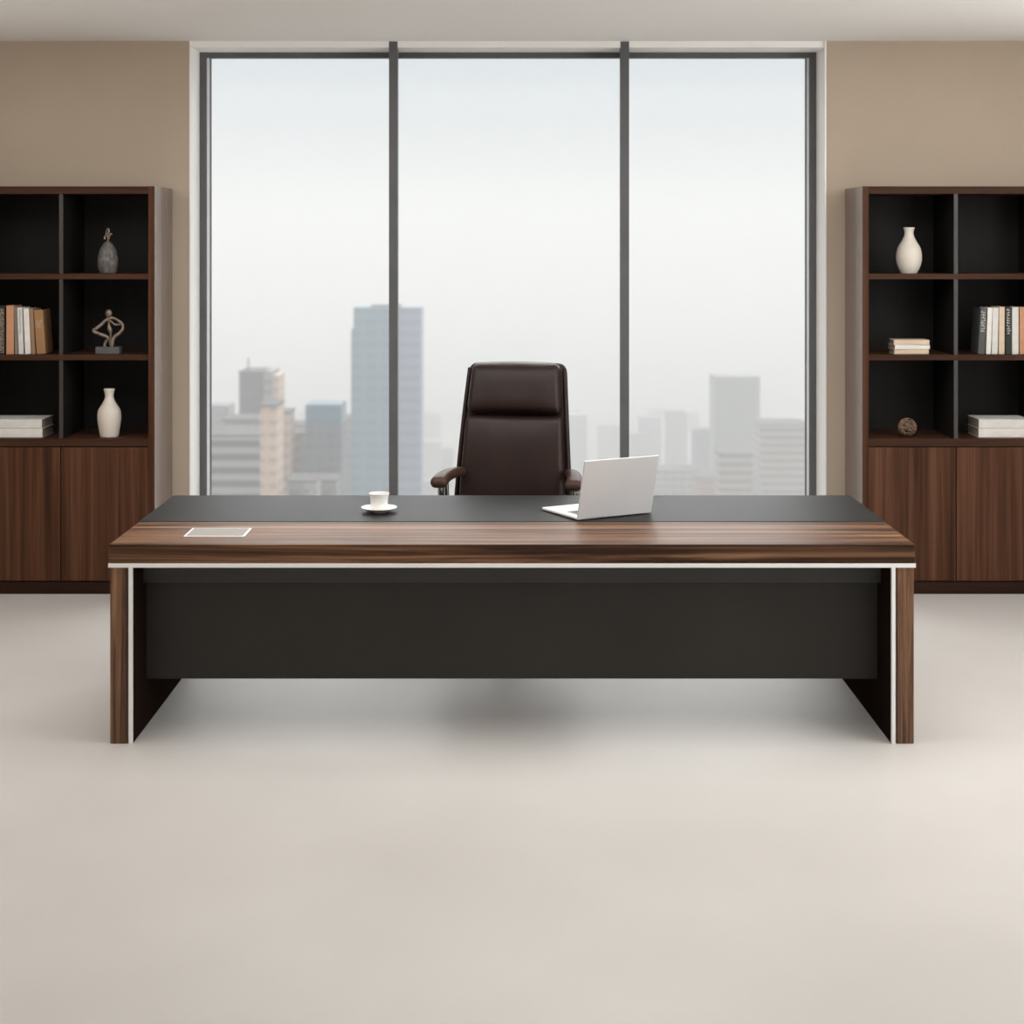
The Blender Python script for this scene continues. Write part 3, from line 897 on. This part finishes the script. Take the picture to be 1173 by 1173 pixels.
# tall two-toned glass tower behind the first mullion
t, hw, dp, h = building(405, 481.5, 352.5, 600, 'blue_glass', 'tallest blue glass tower, rising behind the window mullion', deep=20, crown=False)
box_ = bmesh.new(); box(box_, hw * 0.36, hw + 0.3, -dp / 2 - 0.5, dp / 2 - 1, 0, h - 0.6)
obj('light_wing', box_, FA['violet_glass'], t)
box_ = bmesh.new(); box(box_, -hw - 1.0, -hw, -dp / 2 + 1, dp / 2 - 2, 0, h - 8.0)
obj('low_wing', box_, FA['blue_glass'], t)
box_ = bmesh.new(); box(box_, -hw + 6, hw - 8, -4, 4, h, h + 0.7)
obj('plant_room', box_, M['roof'], t)
# tower with shaded front and sunlit side put into its colours, cream block, striped block
t, hw, dp, h = building(274, 302, 427, 520, 'shaded_tower', 'stone tower with shade-dark front, sunlit pale side face and rooftop mast', deep=16)
box_ = bmesh.new(); box(box_, hw, hw + 2.9, -dp / 2 + 0.5, dp / 2, 0, h + 0.4); obj('pale_lit_face', box_, FA['pale'], t)
box_ = bmesh.new(); box(box_, hw + 2.9, hw + 4.6, -dp / 2 + 1, dp / 2, 0, h - 1.0); obj('cream_lit_face', box_, FA['cream'], t)
box_ = bmesh.new(); tube(box_, [(-1.5, -5, h), (-1.5, -5, h + 4.5)], 0.25, 8, smooth=False); obj('mast', box_, M['roof'], t)
building(236, 262, 465, 640, 'grey', 'grey block with flat roof at the window edge behind the striped block', crown=False)
building(228, 298, 500, 430, 'stripes', 'wide low block with dark and pale storey stripes', deep=22)
building(255, 300, 482, 480, 'grey', 'grey middle-height block behind the striped block')
building(298, 317, 466, 400, 'cream', 'slim cream apartment tower with gridded windows', deep=12)
building(313, 331, 474, 455, 'cream', 'cream apartment tower behind the slim gridded one', deep=12)
building(325, 348.5, 498, 470, 'brown', 'brown pink apartment block between cream and slate towers', deep=14)
building(333, 350, 488, 540, 'pink_grid', 'pinkish block rising behind the brown pink block', deep=14)
t, hw, dp, h = building(350, 391, 486, 460, 'slate_glass', 'slate office tower with a teal glass crown', deep=14, crown=False)
box_ = bmesh.new(); box(box_, -hw, hw, -dp / 2, dp / 2, h, wz(463.5, 460) - STREET); obj('glass_crown', box_, FA['teal_roof'], t)
building(389, 404, 480, 640, 'grey', 'narrow grey block between the slate and the blue tower', deep=14)
building(330, 385, 552, 420, 'grey', 'low grey block at the foot of the slate tower', deep=12)
building(348, 362, 553, 400, 'pale', 'small pale rooftop block before the slate tower', deep=10)
# beyond the third pane
building(818.5, 870.5, 431.5, 900, 'pale_slab', 'pale grey slab tower standing alone in the haze', deep=24, crown=False)
building(824, 862, 521, 640, 'pink_grid', 'low pinkish grey block at the foot of the pale slab tower')
building(872, 925, 487, 700, 'pink_grid', 'wide apartment block with storey stripes beside the window jamb', deep=22)
building(884, 908, 483, 760, 'brown', 'brown pink rooftop block behind the wide striped block', crown=False)
building(795, 815, 494, 1000, 'slate_glass', 'slim bluish tower left of the pale slab tower', deep=16)
building(764, 787, 474, 1150, 'pale', 'pale hazy tower between the mullion and the bluish tower', deep=18)
building(722, 745, 500, 1150, 'pale', 'pale hazy block beside the second mullion', deep=18)
building(748, 800, 540, 760, 'pale', 'low pale block seen over the laptop', deep=20)
building(798, 830, 548, 700, 'brown', 'low brown pink block seen over the desk', deep=16)
building(481, 505, 510, 1250, 'pale', 'pale far block beside the tallest glass tower', deep=18)
# far blocks melting into the haze
rnd = random.Random(21)
lab = 'faint low block far off in the haze'
for i in range(46):
    D = rnd.uniform(950, 1800)
    c = rnd.uniform(232, 930)
    wpx = rnd.uniform(9, 26)
    top = max(466 + rnd.uniform(0, 10), 275 + F * (200 - rnd.uniform(12, 60)) / D)
    if top > 566:
        top = 540
    pane = 'first' if c < 450 else ('middle' if c < 716 else 'third')
    building(c - wpx / 2, c + wpx / 2, top, D, rnd.choice(['pale', 'grey', 'pale', 'pink_grid', 'slate_glass']), lab + ', seen through the %s window pane' % pane, group='faint far blocks behind the %s window pane' % pane, crown=False, name='distant_block')

# the haze itself: a deep layer of scattering air over the city
hm = bpy.data.materials.new('city_haze')
hm.use_nodes = True
t = hm.node_tree
t.nodes.clear()
o_ = t.nodes.new('ShaderNodeOutputMaterial')
vs = t.nodes.new('ShaderNodeVolumePrincipled')
vs.inputs['Color'].default_value = (0.90, 0.895, 0.885, 1)
vs.inputs['Density'].default_value = 0.0010
vs.inputs['Anisotropy'].default_value = 0.0
t.links.new(vs.outputs[0], o_.inputs['Volume'])
tag(bxo('haze', (-3400, 3400, 30, 6400, STREET + 0.5, 70), hm), 'pale haze hanging over the city beyond the glass', 'haze', kind='stuff')
